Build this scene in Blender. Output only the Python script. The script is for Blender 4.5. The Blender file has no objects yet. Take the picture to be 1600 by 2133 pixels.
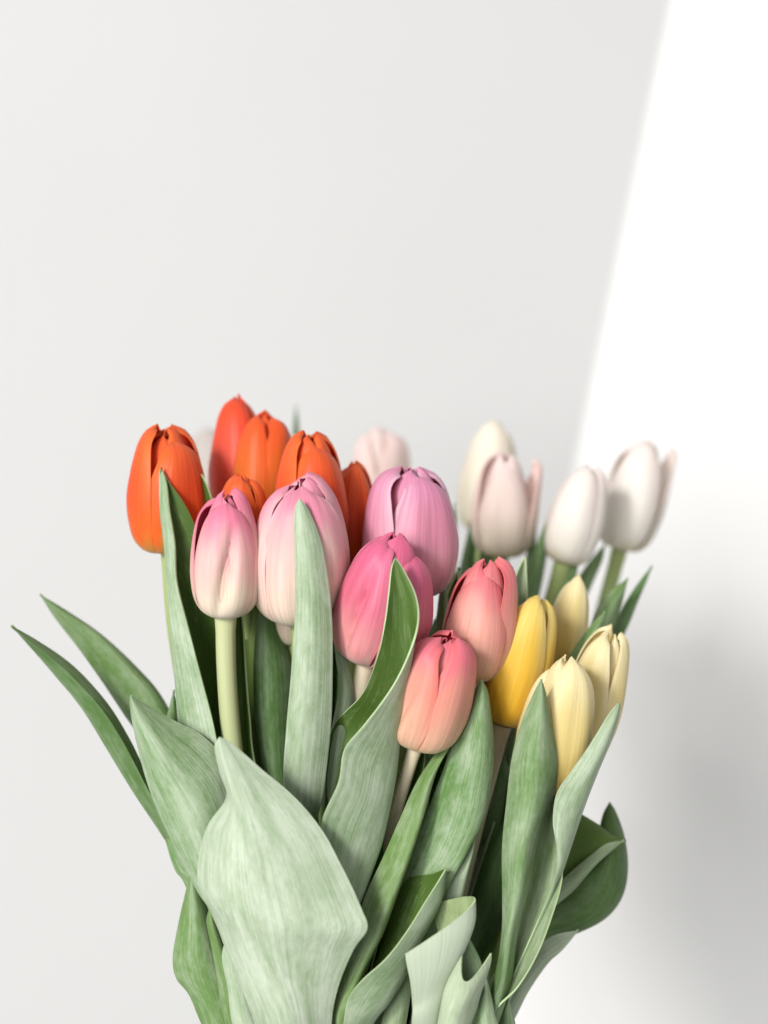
import bpy, math, random
from mathutils import Vector, Matrix, noise
R = math.radians
scene = bpy.context.scene

# ---------------------------------------------------------------- camera
CAM_Y, ZC, FW = -0.65, 0.46, 0.508          # camera plane, height, frame width per metre of distance
cam_d = bpy.data.cameras.new('camera')
cam = bpy.data.objects.new('camera', cam_d)
scene.collection.objects.link(cam)
cam.location = (0, CAM_Y, ZC)
cam.rotation_euler = (R(90), 0, 0)
cam_d.sensor_fit = 'HORIZONTAL'
cam_d.sensor_width = 36
cam_d.lens = 36 / FW
cam_d.clip_start = 0.02
cam_d.clip_end = 50
cam_d.dof.use_dof = True
cam_d.dof.focus_distance = 0.654
cam_d.dof.aperture_fstop = 4.6
scene.camera = cam

# ---------------------------------------------------------------- light
world = bpy.data.worlds.new('World'); scene.world = world
world.use_nodes = True
bg = world.node_tree.nodes['Background']
bg.inputs['Color'].default_value = (1.0, 0.995, 0.985, 1)
bg.inputs['Strength'].default_value = 0.52

def aim(o, target):
    d = Vector(target) - o.location
    o.rotation_euler = d.to_track_quat('-Z', 'Y').to_euler()

# large soft window to the front left
wl = bpy.data.lights.new('window_light', 'AREA')
wl.shape = 'RECTANGLE'; wl.size = 1.5; wl.size_y = 1.5
wl.energy = 84; wl.color = (1.0, 0.995, 0.985)
wo = bpy.data.objects.new('window_light', wl); scene.collection.objects.link(wo)
wo.location = (-1.55, -3.0, ZC + 0.35); aim(wo, (0.0, 0.1, ZC - 0.15))

# the brighter beam through the window that falls on the bunch and the right side of the wall
WALL_Y = 0.60
KEY = Vector((-1.45, -2.25, ZC + 0.95))
kl = bpy.data.lights.new('sun_beam', 'SPOT')
kl.energy = 230; kl.color = (1.0, 0.975, 0.94)
kl.spot_size = R(60); kl.spot_blend = 0.2
kl.shadow_soft_size = 0.26
ko = bpy.data.objects.new('sun_beam', kl); scene.collection.objects.link(ko)
ko.location = KEY
P1w = Vector((0.238, WALL_Y, ZC + 0.423)); P2w = Vector((0.160, WALL_Y, ZC + 0.046))
aim(ko, (0.30, WALL_Y, ZC))
# beam cut by a straight edge that is focused on the wall (a mask added in the lamp's nodes):
# follow each ray to the wall plane and compare it with the edge line there
kl.use_nodes = True
nt = kl.node_tree
em = nt.nodes['Emission']
def lm(op, a, b):
    nd = nt.nodes.new('ShaderNodeMath'); nd.operation = op
    for i, x in enumerate((a, b)):
        if isinstance(x, (int, float)): nd.inputs[i].default_value = x
        else: nt.links.new(x, nd.inputs[i])
    return nd.outputs[0]
ge = nt.nodes.new('ShaderNodeNewGeometry')
sp_p = nt.nodes.new('ShaderNodeSeparateXYZ'); nt.links.new(ge.outputs['Position'], sp_p.inputs[0])
sp_i = nt.nodes.new('ShaderNodeSeparateXYZ'); nt.links.new(ge.outputs['Incoming'], sp_i.inputs[0])
k_ = lm('DIVIDE', lm('SUBTRACT', WALL_Y, sp_p.outputs[1]), sp_i.outputs[1])
hx = lm('ADD', sp_p.outputs[0], lm('MULTIPLY', sp_i.outputs[0], k_))
hz = lm('ADD', sp_p.outputs[2], lm('MULTIPLY', sp_i.outputs[2], k_))
slope = (P1w.x - P2w.x) / (P1w.z - P2w.z)
off = lm('SUBTRACT', lm('SUBTRACT', hx, P2w.x), lm('MULTIPLY', lm('SUBTRACT', hz, P2w.z), slope))
mr = nt.nodes.new('ShaderNodeMapRange'); mr.interpolation_type = 'SMOOTHSTEP'
mr.inputs['From Min'].default_value = -0.004; mr.inputs['From Max'].default_value = 0.004
nt.links.new(off, mr.inputs['Value'])
nt.links.new(mr.outputs['Result'], em.inputs['Strength'])

vs = scene.view_settings
vs.view_transform = 'Standard'; vs.look = 'None'; vs.exposure = 0.06; vs.gamma = 1.0
vs.use_curve_mapping = False
scene.render.engine = 'CYCLES'
scene.cycles.max_bounces = 6
scene.cycles.diffuse_bounces = 4
scene.cycles.transmission_bounces = 4

# ---------------------------------------------------------------- helpers
def P(x, y, d_cm):
    """photo pixel (1600 x 2133) plus depth in cm behind the front of the bunch -> world point"""
    Y = d_cm / 100.0
    k = FW * (Y - CAM_Y) / 1600.0
    return Vector(((x - 800) * k, Y, ZC - (y - 1066.5) * k))

def lin(c):
    c = c / 255.0
    return c / 12.92 if c <= 0.04045 else ((c + 0.055) / 1.055) ** 2.4
def rgb(t):
    return (lin(t[0]), lin(t[1]), lin(t[2]), 1.0)

col = scene.collection
def mesh_obj(name, verts, faces, uvs, mats, parent=None, origin=Vector((0, 0, 0))):
    me = bpy.data.meshes.new(name)
    me.from_pydata([tuple(v - origin) for v in verts], [], faces)
    if uvs:
        ul = me.uv_layers.new(name='UVMap')
        flat = []
        for p in me.polygons:
            for vi in p.vertices: flat.extend(uvs[vi])
        ul.data.foreach_set('uv', flat)
    for m in mats: me.materials.append(m)
    me.polygons.foreach_set('use_smooth', [True] * len(me.polygons))
    o = bpy.data.objects.new(name, me); col.objects.link(o)
    if parent is not None: o.parent = parent
    return o

def interp(tab, v):
    """smooth table lookup (monotone-ish cubic)"""
    if v <= tab[0][0]: return tab[0][1]
    for i in range(len(tab) - 1):
        if v <= tab[i + 1][0]:
            x0, y0 = tab[i]; x1, y1 = tab[i + 1]
            t = (v - x0) / (x1 - x0)
            ym = tab[i - 1] if i > 0 else None
            yp = tab[i + 2] if i + 2 < len(tab) else None
            m0 = (y1 - ym[1]) / (x1 - ym[0]) * (x1 - x0) if ym else (y1 - y0)
            m1 = (yp[1] - y0) / (yp[0] - x0) * (x1 - x0) if yp else (y1 - y0)
            t2, t3 = t * t, t * t * t
            return (2*t3 - 3*t2 + 1)*y0 + (t3 - 2*t2 + t)*m0 + (-2*t3 + 3*t2)*y1 + (t3 - t2)*m1
    return tab[-1][1]

# ---------------------------------------------------------------- node materials
def new_mat(name):
    m = bpy.data.materials.new(name); m.use_nodes = True
    m.node_tree.nodes.clear()
    return m, m.node_tree
class NB:
    def __init__(s, nt): s.nt = nt
    def n(s, t, **kw):
        nd = s.nt.nodes.new(t)
        for k, v in kw.items(): setattr(nd, k, v)
        return nd
    def l(s, a, b): s.nt.links.new(a, b)
    def math(s, op, a, b=None, clamp=False):
        nd = s.n('ShaderNodeMath', operation=op); nd.use_clamp = clamp
        for i, x in enumerate((a, b)):
            if x is None: continue
            if isinstance(x, (int, float)): nd.inputs[i].default_value = x
            else: s.l(x, nd.inputs[i])
        return nd.outputs[0]
    def mix(s, f, a, b, mode='MIX'):
        nd = s.n('ShaderNodeMix', data_type='RGBA', blend_type=mode)
        for idx, x in ((0, f), (6, a), (7, b)):
            if isinstance(x, (int, float)): nd.inputs[idx].default_value = x
            elif isinstance(x, tuple): nd.inputs[idx].default_value = x
            else: s.l(x, nd.inputs[idx])
        return nd.outputs[2]
    def ramp(s, f, stops, interp='EASE'):
        nd = s.n('ShaderNodeValToRGB'); cr = nd.color_ramp; cr.interpolation = interp
        while len(cr.elements) < len(stops): cr.elements.new(0.5)
        for e, (p, c) in zip(cr.elements, stops): e.position = p; e.color = c
        s.l(f, nd.inputs[0]); return nd.outputs[0]
    def map(s, v, a, b, c, d):
        nd = s.n('ShaderNodeMapRange'); s.l(v, nd.inputs[0])
        for i, x in enumerate((a, b, c, d)): nd.inputs[i + 1].default_value = x
        return nd.outputs[0]

def petal_mat(name, base, low, mid, tip, edge, edge_amt=0.5, center=None, cen_amt=0.0, transl=0.28, streak=0.2, seed=0.0, rough=0.46):
    """pigment runs from the petal's foot (base) to its tip; edge and midrib have their own tint"""
    m, nt = new_mat(name); b = NB(nt)
    uv = b.n('ShaderNodeUVMap'); sp = b.n('ShaderNodeSeparateXYZ'); b.l(uv.outputs[0], sp.inputs[0])
    oi = b.n('ShaderNodeObjectInfo')
    U, V = sp.outputs[0], sp.outputs[1]
    au = b.math('ABSOLUTE', b.math('SUBTRACT', b.math('MULTIPLY', U, 2.0), 1.0))
    cmb = b.n('ShaderNodeCombineXYZ')
    b.l(b.math('MULTIPLY', U, 32.0), cmb.inputs[0]); b.l(b.math('MULTIPLY', V, 1.6), cmb.inputs[1])
    b.l(b.math('ADD', b.math('MULTIPLY', oi.outputs['Random'], 40.0), seed), cmb.inputs[2])
    ns = b.n('ShaderNodeTexNoise'); ns.inputs['Scale'].default_value = 1.0; ns.inputs['Detail'].default_value = 4.0
    b.l(cmb.outputs[0], ns.inputs['Vector'])
    cm2 = b.n('ShaderNodeCombineXYZ')
    b.l(b.math('MULTIPLY', U, 3.0), cm2.inputs[0]); b.l(b.math('MULTIPLY', V, 2.2), cm2.inputs[1])
    b.l(b.math('MULTIPLY', oi.outputs['Random'], 90.0), cm2.inputs[2])
    n2 = b.n('ShaderNodeTexNoise'); n2.inputs['Scale'].default_value = 1.0; n2.inputs['Detail'].default_value = 2.0
    b.l(cm2.outputs[0], n2.inputs['Vector'])
    vv = b.math('ADD', V, b.math('MULTIPLY', b.math('SUBTRACT', ns.outputs[0], 0.5), 0.22))
    vv = b.math('ADD', vv, b.math('MULTIPLY', b.math('SUBTRACT', n2.outputs[0], 0.5), 0.35))
    c = b.ramp(vv, [(0.03, rgb(base)), (0.24, rgb(low)), (0.58, rgb(mid)), (0.92, rgb(tip))])
    ef = b.math('MULTIPLY', b.math('POWER', au, 3.0), edge_amt)
    ef = b.math('MULTIPLY', ef, b.map(V, 0.1, 0.6, 0.2, 1.0), clamp=True)
    c = b.mix(ef, c, rgb(edge))
    if center:
        cf = b.math('MULTIPLY', b.math('SUBTRACT', 1.0, b.map(au, 0.0, 0.5, 0.0, 1.0)), cen_amt, clamp=True)
        c = b.mix(cf, c, rgb(center))
    st = b.map(ns.outputs[0], 0.25, 0.75, 1.0 - streak, 1.0 + streak * 0.45)
    cc = b.n('ShaderNodeCombineXYZ')
    for i in range(3): b.l(st, cc.inputs[i])
    c = b.mix(1.0, c, cc.outputs[0], 'MULTIPLY')
    bp = b.n('ShaderNodeBump'); bp.inputs['Strength'].default_value = 0.22; bp.inputs['Distance'].default_value = 0.0012
    b.l(ns.outputs[0], bp.inputs['Height'])
    pr = b.n('ShaderNodeBsdfPrincipled')
    b.l(c, pr.inputs['Base Color']); pr.inputs['Roughness'].default_value = rough
    pr.inputs['Specular IOR Level'].default_value = 0.32
    pr.inputs['Sheen Weight'].default_value = 0.12; pr.inputs['Sheen Roughness'].default_value = 0.4
    b.l(bp.outputs[0], pr.inputs['Normal'])
    tr = b.n('ShaderNodeBsdfTranslucent'); b.l(c, tr.inputs['Color'])
    mx = b.n('ShaderNodeMixShader'); mx.inputs[0].default_value = transl
    b.l(pr.outputs[0], mx.inputs[1]); b.l(tr.outputs[0], mx.inputs[2])
    out = b.n('ShaderNodeOutputMaterial'); b.l(mx.outputs[0], out.inputs[0])
    return m

def leaf_mat(name, wax, green, bias, transl, rough, spec, vein=0.10):
    """waxy bloom (pale) over green, rubbed off in patches; object colour red = how waxy this leaf is, green = warmth"""
    m, nt = new_mat(name); b = NB(nt)
    uv = b.n('ShaderNodeUVMap'); sp = b.n('ShaderNodeSeparateXYZ'); b.l(uv.outputs[0], sp.inputs[0])
    U, V = sp.outputs[0], sp.outputs[1]
    oi = b.n('ShaderNodeObjectInfo'); oc = b.n('ShaderNodeSeparateColor'); b.l(oi.outputs['Color'], oc.inputs[0])
    rnd = b.math('MULTIPLY', oi.outputs['Random'], 60.0)
    def noi(su, sv, detail, add=0.0, rough=0.5):
        c = b.n('ShaderNodeCombineXYZ')
        b.l(b.math('MULTIPLY', U, su), c.inputs[0]); b.l(b.math('MULTIPLY', V, sv), c.inputs[1])
        b.l(b.math('ADD', rnd, add), c.inputs[2])
        n = b.n('ShaderNodeTexNoise'); n.inputs['Scale'].default_value = 1.0; n.inputs['Detail'].default_value = detail
        n.inputs['Roughness'].default_value = rough
        b.l(c.outputs[0], n.inputs['Vector']); return n.outputs[0]
    veins = noi(44.0, 0.7, 4.0, 0.0, 0.62)
    patch = noi(3.2, 7.0, 8.0, 7.0, 0.72)
    rub = noi(16.0, 46.0, 6.0, 13.0, 0.7)
    f = b.math('ADD', b.map(patch, 0.36, 0.62, -0.24, 0.24), b.math('MULTIPLY', b.math('SUBTRACT', veins, 0.5), 0.55))
    f = b.math('ADD', f, b.math('MULTIPLY', b.math('SUBTRACT', rub, 0.5), 0.45))
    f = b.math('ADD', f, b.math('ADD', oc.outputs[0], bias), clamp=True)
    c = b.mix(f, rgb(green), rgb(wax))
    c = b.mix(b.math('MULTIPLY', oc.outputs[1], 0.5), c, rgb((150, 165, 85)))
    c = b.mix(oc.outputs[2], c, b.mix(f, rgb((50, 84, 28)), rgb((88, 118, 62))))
    lv = b.map(veins, 0.3, 0.7, 1.0 - vein, 1.0 + vein * 0.4)
    cc = b.n('ShaderNodeCombineXYZ')
    for i in range(3): b.l(lv, cc.inputs[i])
    c = b.mix(1.0, c, cc.outputs[0], 'MULTIPLY')
    bp = b.n('ShaderNodeBump'); bp.inputs['Strength'].default_value = 0.30; bp.inputs['Distance'].default_value = 0.0012
    b.l(b.math('ADD', veins, b.math('MULTIPLY', rub, 0.25)), bp.inputs['Height'])
    pr = b.n('ShaderNodeBsdfPrincipled')
    b.l(c, pr.inputs['Base Color']); pr.inputs['Roughness'].default_value = rough
    pr.inputs['Specular IOR Level'].default_value = spec
    b.l(bp.outputs[0], pr.inputs['Normal'])
    tr = b.n('ShaderNodeBsdfTranslucent'); b.l(b.mix(0.75, c, rgb((96, 140, 20))), tr.inputs['Color'])
    mx = b.n('ShaderNodeMixShader'); mx.inputs[0].default_value = transl
    b.l(pr.outputs[0], mx.inputs[1]); b.l(tr.outputs[0], mx.inputs[2])
    out = b.n('ShaderNodeOutputMaterial'); b.l(mx.outputs[0], out.inputs[0])
    return m

def stem_mat(name, top, low):
    m, nt = new_mat(name); b = NB(nt)
    uv = b.n('ShaderNodeUVMap'); sp = b.n('ShaderNodeSeparateXYZ'); b.l(uv.outputs[0], sp.inputs[0])
    c = b.n('ShaderNodeCombineXYZ')
    b.l(b.math('MULTIPLY', sp.outputs[0], 14.0), c.inputs[0]); b.l(b.math('MULTIPLY', sp.outputs[1], 6.0), c.inputs[1])
    n = b.n('ShaderNodeTexNoise'); n.inputs['Scale'].default_value = 1.0; n.inputs['Detail'].default_value = 5.0
    b.l(c.outputs[0], n.inputs['Vector'])
    f = b.math('ADD', b.map(sp.outputs[1], 0.0, 0.45, 0.0, 1.0), b.math('MULTIPLY', b.math('SUBTRACT', n.outputs[0], 0.5), 0.5), clamp=True)
    cc = b.mix(f, rgb(top), rgb(low))
    pr = b.n('ShaderNodeBsdfPrincipled'); b.l(cc, pr.inputs['Base Color'])
    pr.inputs['Roughness'].default_value = 0.5; pr.inputs['Specular IOR Level'].default_value = 0.3
    bp = b.n('ShaderNodeBump'); bp.inputs['Strength'].default_value = 0.15; bp.inputs['Distance'].default_value = 0.001
    b.l(n.outputs[0], bp.inputs['Height']); b.l(bp.outputs[0], pr.inputs['Normal'])
    out = b.n('ShaderNodeOutputMaterial'); b.l(pr.outputs[0], out.inputs[0])
    return m

# ---------------------------------------------------------------- the wall
def build_wall():
    m, nt = new_mat('white_wall_paint'); b = NB(nt)
    tcn = b.n('ShaderNodeTexCoord')
    n1 = b.n('ShaderNodeTexNoise'); n1.inputs['Scale'].default_value = 2.2; n1.inputs['Detail'].default_value = 3.0
    b.l(tcn.outputs['Object'], n1.inputs['Vector'])
    n2 = b.n('ShaderNodeTexNoise'); n2.inputs['Scale'].default_value = 260.0; n2.inputs['Detail'].default_value = 4.0
    b.l(tcn.outputs['Object'], n2.inputs['Vector'])
    c = b.ramp(n1.outputs[0], [(0.3, (0.785, 0.782, 0.775, 1)), (0.7, (0.815, 0.812, 0.805, 1))], 'LINEAR')
    bp = b.n('ShaderNodeBump'); bp.inputs['Strength'].default_value = 0.05; bp.inputs['Distance'].default_value = 0.001
    b.l(n2.outputs[0], bp.inputs['Height'])
    pr = b.n('ShaderNodeBsdfPrincipled'); b.l(c, pr.inputs['Base Color'])
    pr.inputs['Roughness'].default_value = 0.75; pr.inputs['Specular IOR Level'].default_value = 0.2
    b.l(bp.outputs[0], pr.inputs['Normal'])
    out = b.n('ShaderNodeOutputMaterial'); b.l(pr.outputs[0], out.inputs[0])
    w, z0, z1, t = 2.2, -0.7, 2.2, 0.08
    vs_, fs = [], []
    for y in (WALL_Y, WALL_Y + t):
        for (x, z) in ((-w, z0), (w, z0), (w, z1), (-w, z1)): vs_.append(Vector((x, y, z)))
    fs = [(0, 1, 2, 3), (5, 4, 7, 6), (4, 0, 3, 7), (1, 5, 6, 2), (3, 2, 6, 7), (4, 5, 1, 0)]
    o = mesh_obj('wall', vs_, fs, None, [m])
    for p in o.data.polygons: p.use_smooth = False
    o['kind'] = 'structure'
    o['label'] = 'plain white wall with a slanting patch of bright light'
build_wall()

# ---------------------------------------------------------------- tulip parts
LEAF_OUT = leaf_mat('waxy_leaf_outside', (202, 214, 192), (104, 140, 80), 0.14, 0.20, 0.50, 0.30)
LEAF_IN = leaf_mat('leaf_inside', (182, 200, 150), (88, 118, 50), -0.36, 0.34, 0.44, 0.30)
LEAF_RIM = leaf_mat('leaf_margin', (205, 222, 180), (178, 204, 148), 0.3, 0.25, 0.5, 0.3, 0.05)
STEMS = {'green': stem_mat('stem_green', (150, 165, 105), (118, 150, 82)),
         'pale': stem_mat('stem_pale', (180, 184, 142), (150, 166, 108)),
         'rosy': stem_mat('stem_rosy', (200, 186, 162), (150, 162, 116))}

def q3(a, m, b, t):
    return a * (2*(t - 0.5)*(t - 1)) + m * (-4*t*(t - 1)) + b * (2*t*(t - 0.5))
def crom(p0, p1, p2, p3, t):
    t2, t3 = t*t, t*t*t
    return 0.5*((2*p1) + (p2 - p0)*t + (2*p0 - 5*p1 + 4*p2 - p3)*t2 + (3*p1 - p0 - 3*p2 + p3)*t3)

def bez(p0, p1, p2, p3, t):
    s = 1 - t
    return p0*(s**3) + p1*(3*s*s*t) + p2*(3*s*t*t) + p3*(t**3)

def row3(r):
    if len(r) == 3:
        p = P(*r); return [p, p.copy(), p.copy()]
    if len(r) == 6:
        lx, ly, rx, ry, d, bulge = r
        a, c = P(lx, ly, d), P(rx, ry, d)
        m = P((lx + rx)/2, (ly + ry)/2, d - bulge)
        return [a, m, c]
    if len(r) == 7:                                   # same, midrib shifted sideways
        lx, ly, rx, ry, d, bulge, s = r
        a, c = P(lx, ly, d), P(rx, ry, d)
        m = P(lx + (rx - lx)*s, ly + (ry - ly)*s, d - bulge)
        return [a, m, c]
    return [P(*r[0:3]), P(*r[3:6]), P(*r[6:9])]

leaf_seed = [0]
def build_leaf(tulip, rows, attach, wax=0.3, warm=0.0, flip=False, crease=0.0, wav=0.35, thick=0.0008, label=None, blunt=False):
    """tip to foot; every row is margin, midrib, margin.  The foot sheathes the stem of its own tulip."""
    leaf_seed[0] += 1; sd = leaf_seed[0]
    rr = [row3(r) for r in rows]
    s = tulip.at_z(P(800, attach, 5).z)
    last = rr[-1]
    front = last[1].y < 0.5*(last[0].y + last[2].y)
    sg = -1 if front else 1
    side = (last[2] - last[0]); side.z = 0
    side = side.normalized() if side.length > 1e-4 else Vector((1, 0, 0))
    fwd = Vector((-side.y, side.x, 0))
    if fwd.y < 0: fwd = -fwd
    foot = [s - side*0.0075 - fwd*sg*0.003, s + fwd*sg*0.0062, s + side*0.0075 - fwd*sg*0.003]
    foot = [p + Vector((0, 0, 0)) for p in foot]
    foot2 = [p - Vector((0, 0, 0.03)) for p in foot]
    mid = [a.lerp(b_, 0.45) for a, b_ in zip(last, foot)]
    rr += [mid, foot, foot2]
    NC, NS = 14, 7
    n = len(rr)
    verts, uvs, faces = [], [], []
    def ctrl(i): return rr[max(0, min(n - 1, i))]
    lines = []
    for i in range(n - 1):
        for k in range(NS):
            t = k / NS
            lines.append([crom(ctrl(i-1)[j], ctrl(i)[j], ctrl(i+1)[j], ctrl(i+2)[j], t) for j in range(3)] + [i + t])
    lines.append(rr[-1] + [n - 1])
    L = 0.0; prev = None
    wmax = max((l[1] - l[0]).length + (l[2] - l[1]).length for l in lines)
    for a, m, c, par in lines:
        if prev is not None: L += (m - prev).length
        prev = m
        for j in range(NC + 1):
            t = j / NC
            p = q3(a, m, c, t)
            if crease > 0:
                pl = a.lerp(m, t*2) if t < 0.5 else m.lerp(c, t*2 - 1)
                p = p.lerp(pl, crease)
            w = (c - a).length
            e = abs(2*t - 1)
            amp = min(w, 0.03) * 0.035 * wav
            nz = noise.noise(Vector((L*38 + sd*9.1, (t*1.6), sd*3.7)))
            nz2 = noise.noise(Vector((L*90 + sd*5.3, t*4.0, sd*1.7)))
            p = p + Vector((nz*0.5, -nz, nz2*0.2)) * amp * (0.4 + 1.4*e*e) + Vector((0, nz2, 0)) * amp * 0.25
            verts.append(p); uvs.append((t * max(0.3, wmax/0.035) + sd*0.37, L/0.2))
    W = NC + 1
    for i in range(len(lines) - 1):
        for j in range(NC):
            q = (i*W + j, i*W + j + 1, (i + 1)*W + j + 1, (i + 1)*W + j)
            faces.append(q if flip else q[::-1])
    o = mesh_obj('leaf', verts, faces, uvs, [LEAF_OUT, LEAF_IN, LEAF_RIM], tulip.root, tulip.origin)
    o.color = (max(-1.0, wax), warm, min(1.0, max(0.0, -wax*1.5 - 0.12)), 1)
    sm = o.modifiers.new('thickness', 'SOLIDIFY'); sm.thickness = thick; sm.offset = -1.0
    sm.material_offset = 1; sm.material_offset_rim = 2
    es = o.modifiers.new('crisp_margin', 'EDGE_SPLIT'); es.split_angle = R(50)
    if label: o['label'] = label
    return o

PROFILE = [(0.0, 0.15, 0.0), (0.10, 0.58, 0.025), (0.22, 0.86, 0.12), (0.38, 0.985, 0.29), (0.52, 1.0, 0.45), (0.66, 0.94, 0.61), (0.78, 0.84, 0.765), (0.87, 0.71, 0.88), (0.94, 0.51, 0.96), (1.0, 0.22, 1.0)]
RT = [(p[0], p[1]) for p in PROFILE]; ZT = [(p[0], p[2]) for p in PROFILE]
WR = [(0, .22), (.12, .70), (.28, 1.08), (.45, 1.22), (.62, 1.20), (.76, 1.03), (.87, .78), (.94, .60), (.98, .42), (1.0, .20)]   # rounded petal
WP = [(0, .22), (.12, .70), (.28, 1.06), (.45, 1.17), (.58, 1.10), (.70, .93), (.80, .73), (.89, .50), (.96, .27), (1.0, .04)]    # pointed petal

class Tulip:
    def __init__(s, label, base, top, width, depth, mats, lean=6, roll=0, close=0.0, foot=None, stem='green', stem_r=0.0042, group=None, petals=None, seed=0, hs=1.0, point=0.35):
        """base, top: photo pixels of the bloom; width in pixels; depth in cm; lean: degrees its tip tilts to the viewer"""
        rnd = random.Random(seed*17 + 5)
        b0 = P(base[0], base[1], depth); t0 = P(top[0], top[1], depth)
        ax = t0 - b0
        H = ax.length; 
        ax = ax.normalized()
        tilt = Matrix.Rotation(R(lean), 3, ax.cross(Vector((0, -1, 0))).normalized())
        ax = (tilt @ ax).normalized()
        Rr = width * FW * (depth/100 - CAM_Y) / 1600 / 2
        s.base, s.axis, s.H = b0, ax, H
        # stem: from the bloom down into the gathered bundle
        fx, fd = foot if foot else (800 + (base[0] - 790)*0.33 - 45, 6 + (depth - 6)*0.35)
        e = P(fx, 2480, fd)
        end = Vector((0.3*e.x - 0.012, 0.065 + (e.y - 0.065)*0.6, ZC - 0.43))
        s.pts = []
        d1 = (b0 - e).length
        for i in range(41):
            s.pts.append(bez(b0, b0 - ax*d1*0.36, e + (e - end).normalized()*d1*0.30, e, i/40))
        for i in range(1, 9): s.pts.append(e.lerp(end, i/8))
        s.origin = end.copy()
        s.root = bpy.data.objects.new('tulip', None); col.objects.link(s.root)
        s.root.empty_display_size = 0.02
        s.root.location = end
        s.root['label'] = label; s.root['category'] = 'tulip'
        if group: s.root['group'] = group
        # stem mesh
        verts, uvs, faces = [], [], []
        NR = 14
        for i, p in enumerate(s.pts):
            tg = (s.pts[min(i + 1, len(s.pts) - 1)] - s.pts[max(i - 1, 0)]).normalized()
            u = tg.cross(Vector((0, 1, 0))).normalized(); w = tg.cross(u)
            f = i/(len(s.pts) - 1)
            r = stem_r*(1.0 + 0.12*f) * (1.12 if i == 0 else 1.0) * (1 + 0.03*noise.noise(Vector((f*9, seed*3.1, 0))))
            for k in range(NR):
                a = 2*math.pi*k/NR
                verts.append(p + (u*math.cos(a) + w*math.sin(a))*r); uvs.append((k/NR, f))
        for i in range(len(s.pts) - 1):
            for k in range(NR):
                k2 = (k + 1) % NR
                faces.append((i*NR + k, i*NR + k2, (i + 1)*NR + k2, (i + 1)*NR + k))
        faces.append(tuple(range((len(s.pts) - 1)*NR, len(s.pts)*NR)))
        mesh_obj('stem', verts, faces, uvs, [STEMS[stem]], s.root, s.origin)
        # bloom frame: z = axis, y' = away from the viewer
        zz = ax; xx = Vector((0, 1, 0)).cross(zz); xx = -xx if xx.x < 0 else xx
        xx.normalize(); yy = zz.cross(xx).normalized()
        petals = petals or {}
        for k in range(6):
            inner = k >= 3
            pp = petals.get(k, {})
            ang = roll + (k % 3)*120 + (60 if inner else 0) + rnd.uniform(-7, 7) + pp.get('da', 0)
            sc = (0.80 if inner else 1.0) * pp.get('r', 1.0)
            hh = (rnd.uniform(0.93, 1.0) if inner else rnd.uniform(0.90, 1.02)) * pp.get('h', 1.0)
            wd = (0.93 if inner else 1.0) * pp.get('w', 1.0)
            cl = close + (rnd.uniform(.15, .5) if inner else rnd.uniform(-.30, .22)) + pp.get('close', 0)
            flare = pp.get('flare', 0.0)                     # tip bends outwards
            lift = pp.get('lift', 0.0)                       # whole petal swings outwards
            e1, e2 = rnd.uniform(-.10, -.06), rnd.uniform(-.10, -.06)
            spiral = rnd.uniform(.034, .05)
            fold = pp.get('fold', 0.0)
            tipw = rnd.uniform(-0.5, 0.5)
            NU, NV = 22, 30
            verts, uvs, faces = [], [], []
            sd = seed*7.7 + k*1.9
            for iv in range(NV + 1):
                v = iv/NV
                v_ = v**0.92
                r0 = interp(RT, v_); z0 = interp(ZT, v_)
                topk = max(0.0, (v_ - 0.5)/0.5)
                r0 = r0*(1 - cl*topk**1.5) + (flare*topk**2.2)
                r0 = r0*sc + lift*v_*0.9
                hw = (interp(WR, v_)*(1 - point) + interp(WP, v_)*point)*wd*0.98
                for iu in range(NU + 1):
                    u = iu/NU*2 - 1
                    rr_ = max(r0, 0.10)
                    a_ = hw*u/max(rr_, 0.42)*(1.0)
                    a_ = max(-1.9, min(1.9, a_))
                    # petals are flatter than the cup they make; margins slide over one another
                    rad = r0*(1 + (e1 if u < 0 else e2)*u*u) + spiral*u*(0.35 + 0.65*v_) * min(1, v_*4)
                    rad -= 0.028*math.exp(-(u/0.13)**2)*math.sin(math.pi*min(1, v_*1.1))
                    rad += 0.035*math.exp(-((abs(u) - 0.45)/0.25)**2)*math.sin(math.pi*v_)
                    nz = noise.noise(Vector((u*1.3 + sd, v*2.6, sd*0.7)))
                    nz2 = noise.noise(Vector((u*4.0 + sd, v*3.2, sd*1.3)))
                    rad += 0.045*nz*v_ + 0.020*nz2*v_ + 0.04*abs(u)**5*v_*noise.noise(Vector((v*4.2 + sd, u*0.5, sd*2.1)))
                    if fold:
                        fu = u - pp.get('fu', 0.0) - pp.get('slant', 0.25)*(v_ - .5)
                        rad -= fold*math.exp(-(fu/pp.get('fw', 0.17))**2)*math.sin(math.pi*min(1, max(0, (v_ - .12)/.75)))
                    z = z0*hh
                    # rounded, slightly pointed and uneven tip margin
                    z += 0.010*noise.noise(Vector((u*5 + sd*2, v*1.5, 3.3)))*v_**3
                    z -= 0.05*abs(u)**2*(v_**6)
                    aa = R(ang) + a_
                    px = rad*math.sin(aa)*Rr; py = -rad*math.cos(aa)*Rr
                    verts.append(b0 + xx*px + yy*py + zz*(z*H*hs))
                    uvs.append((u*0.5 + 0.5, v))
            W = NU + 1
            for iv in range(NV):
                for iu in range(NU):
                    faces.append((iv*W + iu, iv*W + iu + 1, (iv + 1)*W + iu + 1, (iv + 1)*W + iu))
            o = mesh_obj('petal', verts, faces, uvs, [mats[0], mats[1]], s.root, s.origin)
            sm = o.modifiers.new('thickness', 'SOLIDIFY'); sm.thickness = 0.0006; sm.offset = -1.0
            sm.material_offset = 1; sm.material_offset_rim = 0
            es = o.modifiers.new('crisp_margin', 'EDGE_SPLIT'); es.split_angle = R(55)
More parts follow.
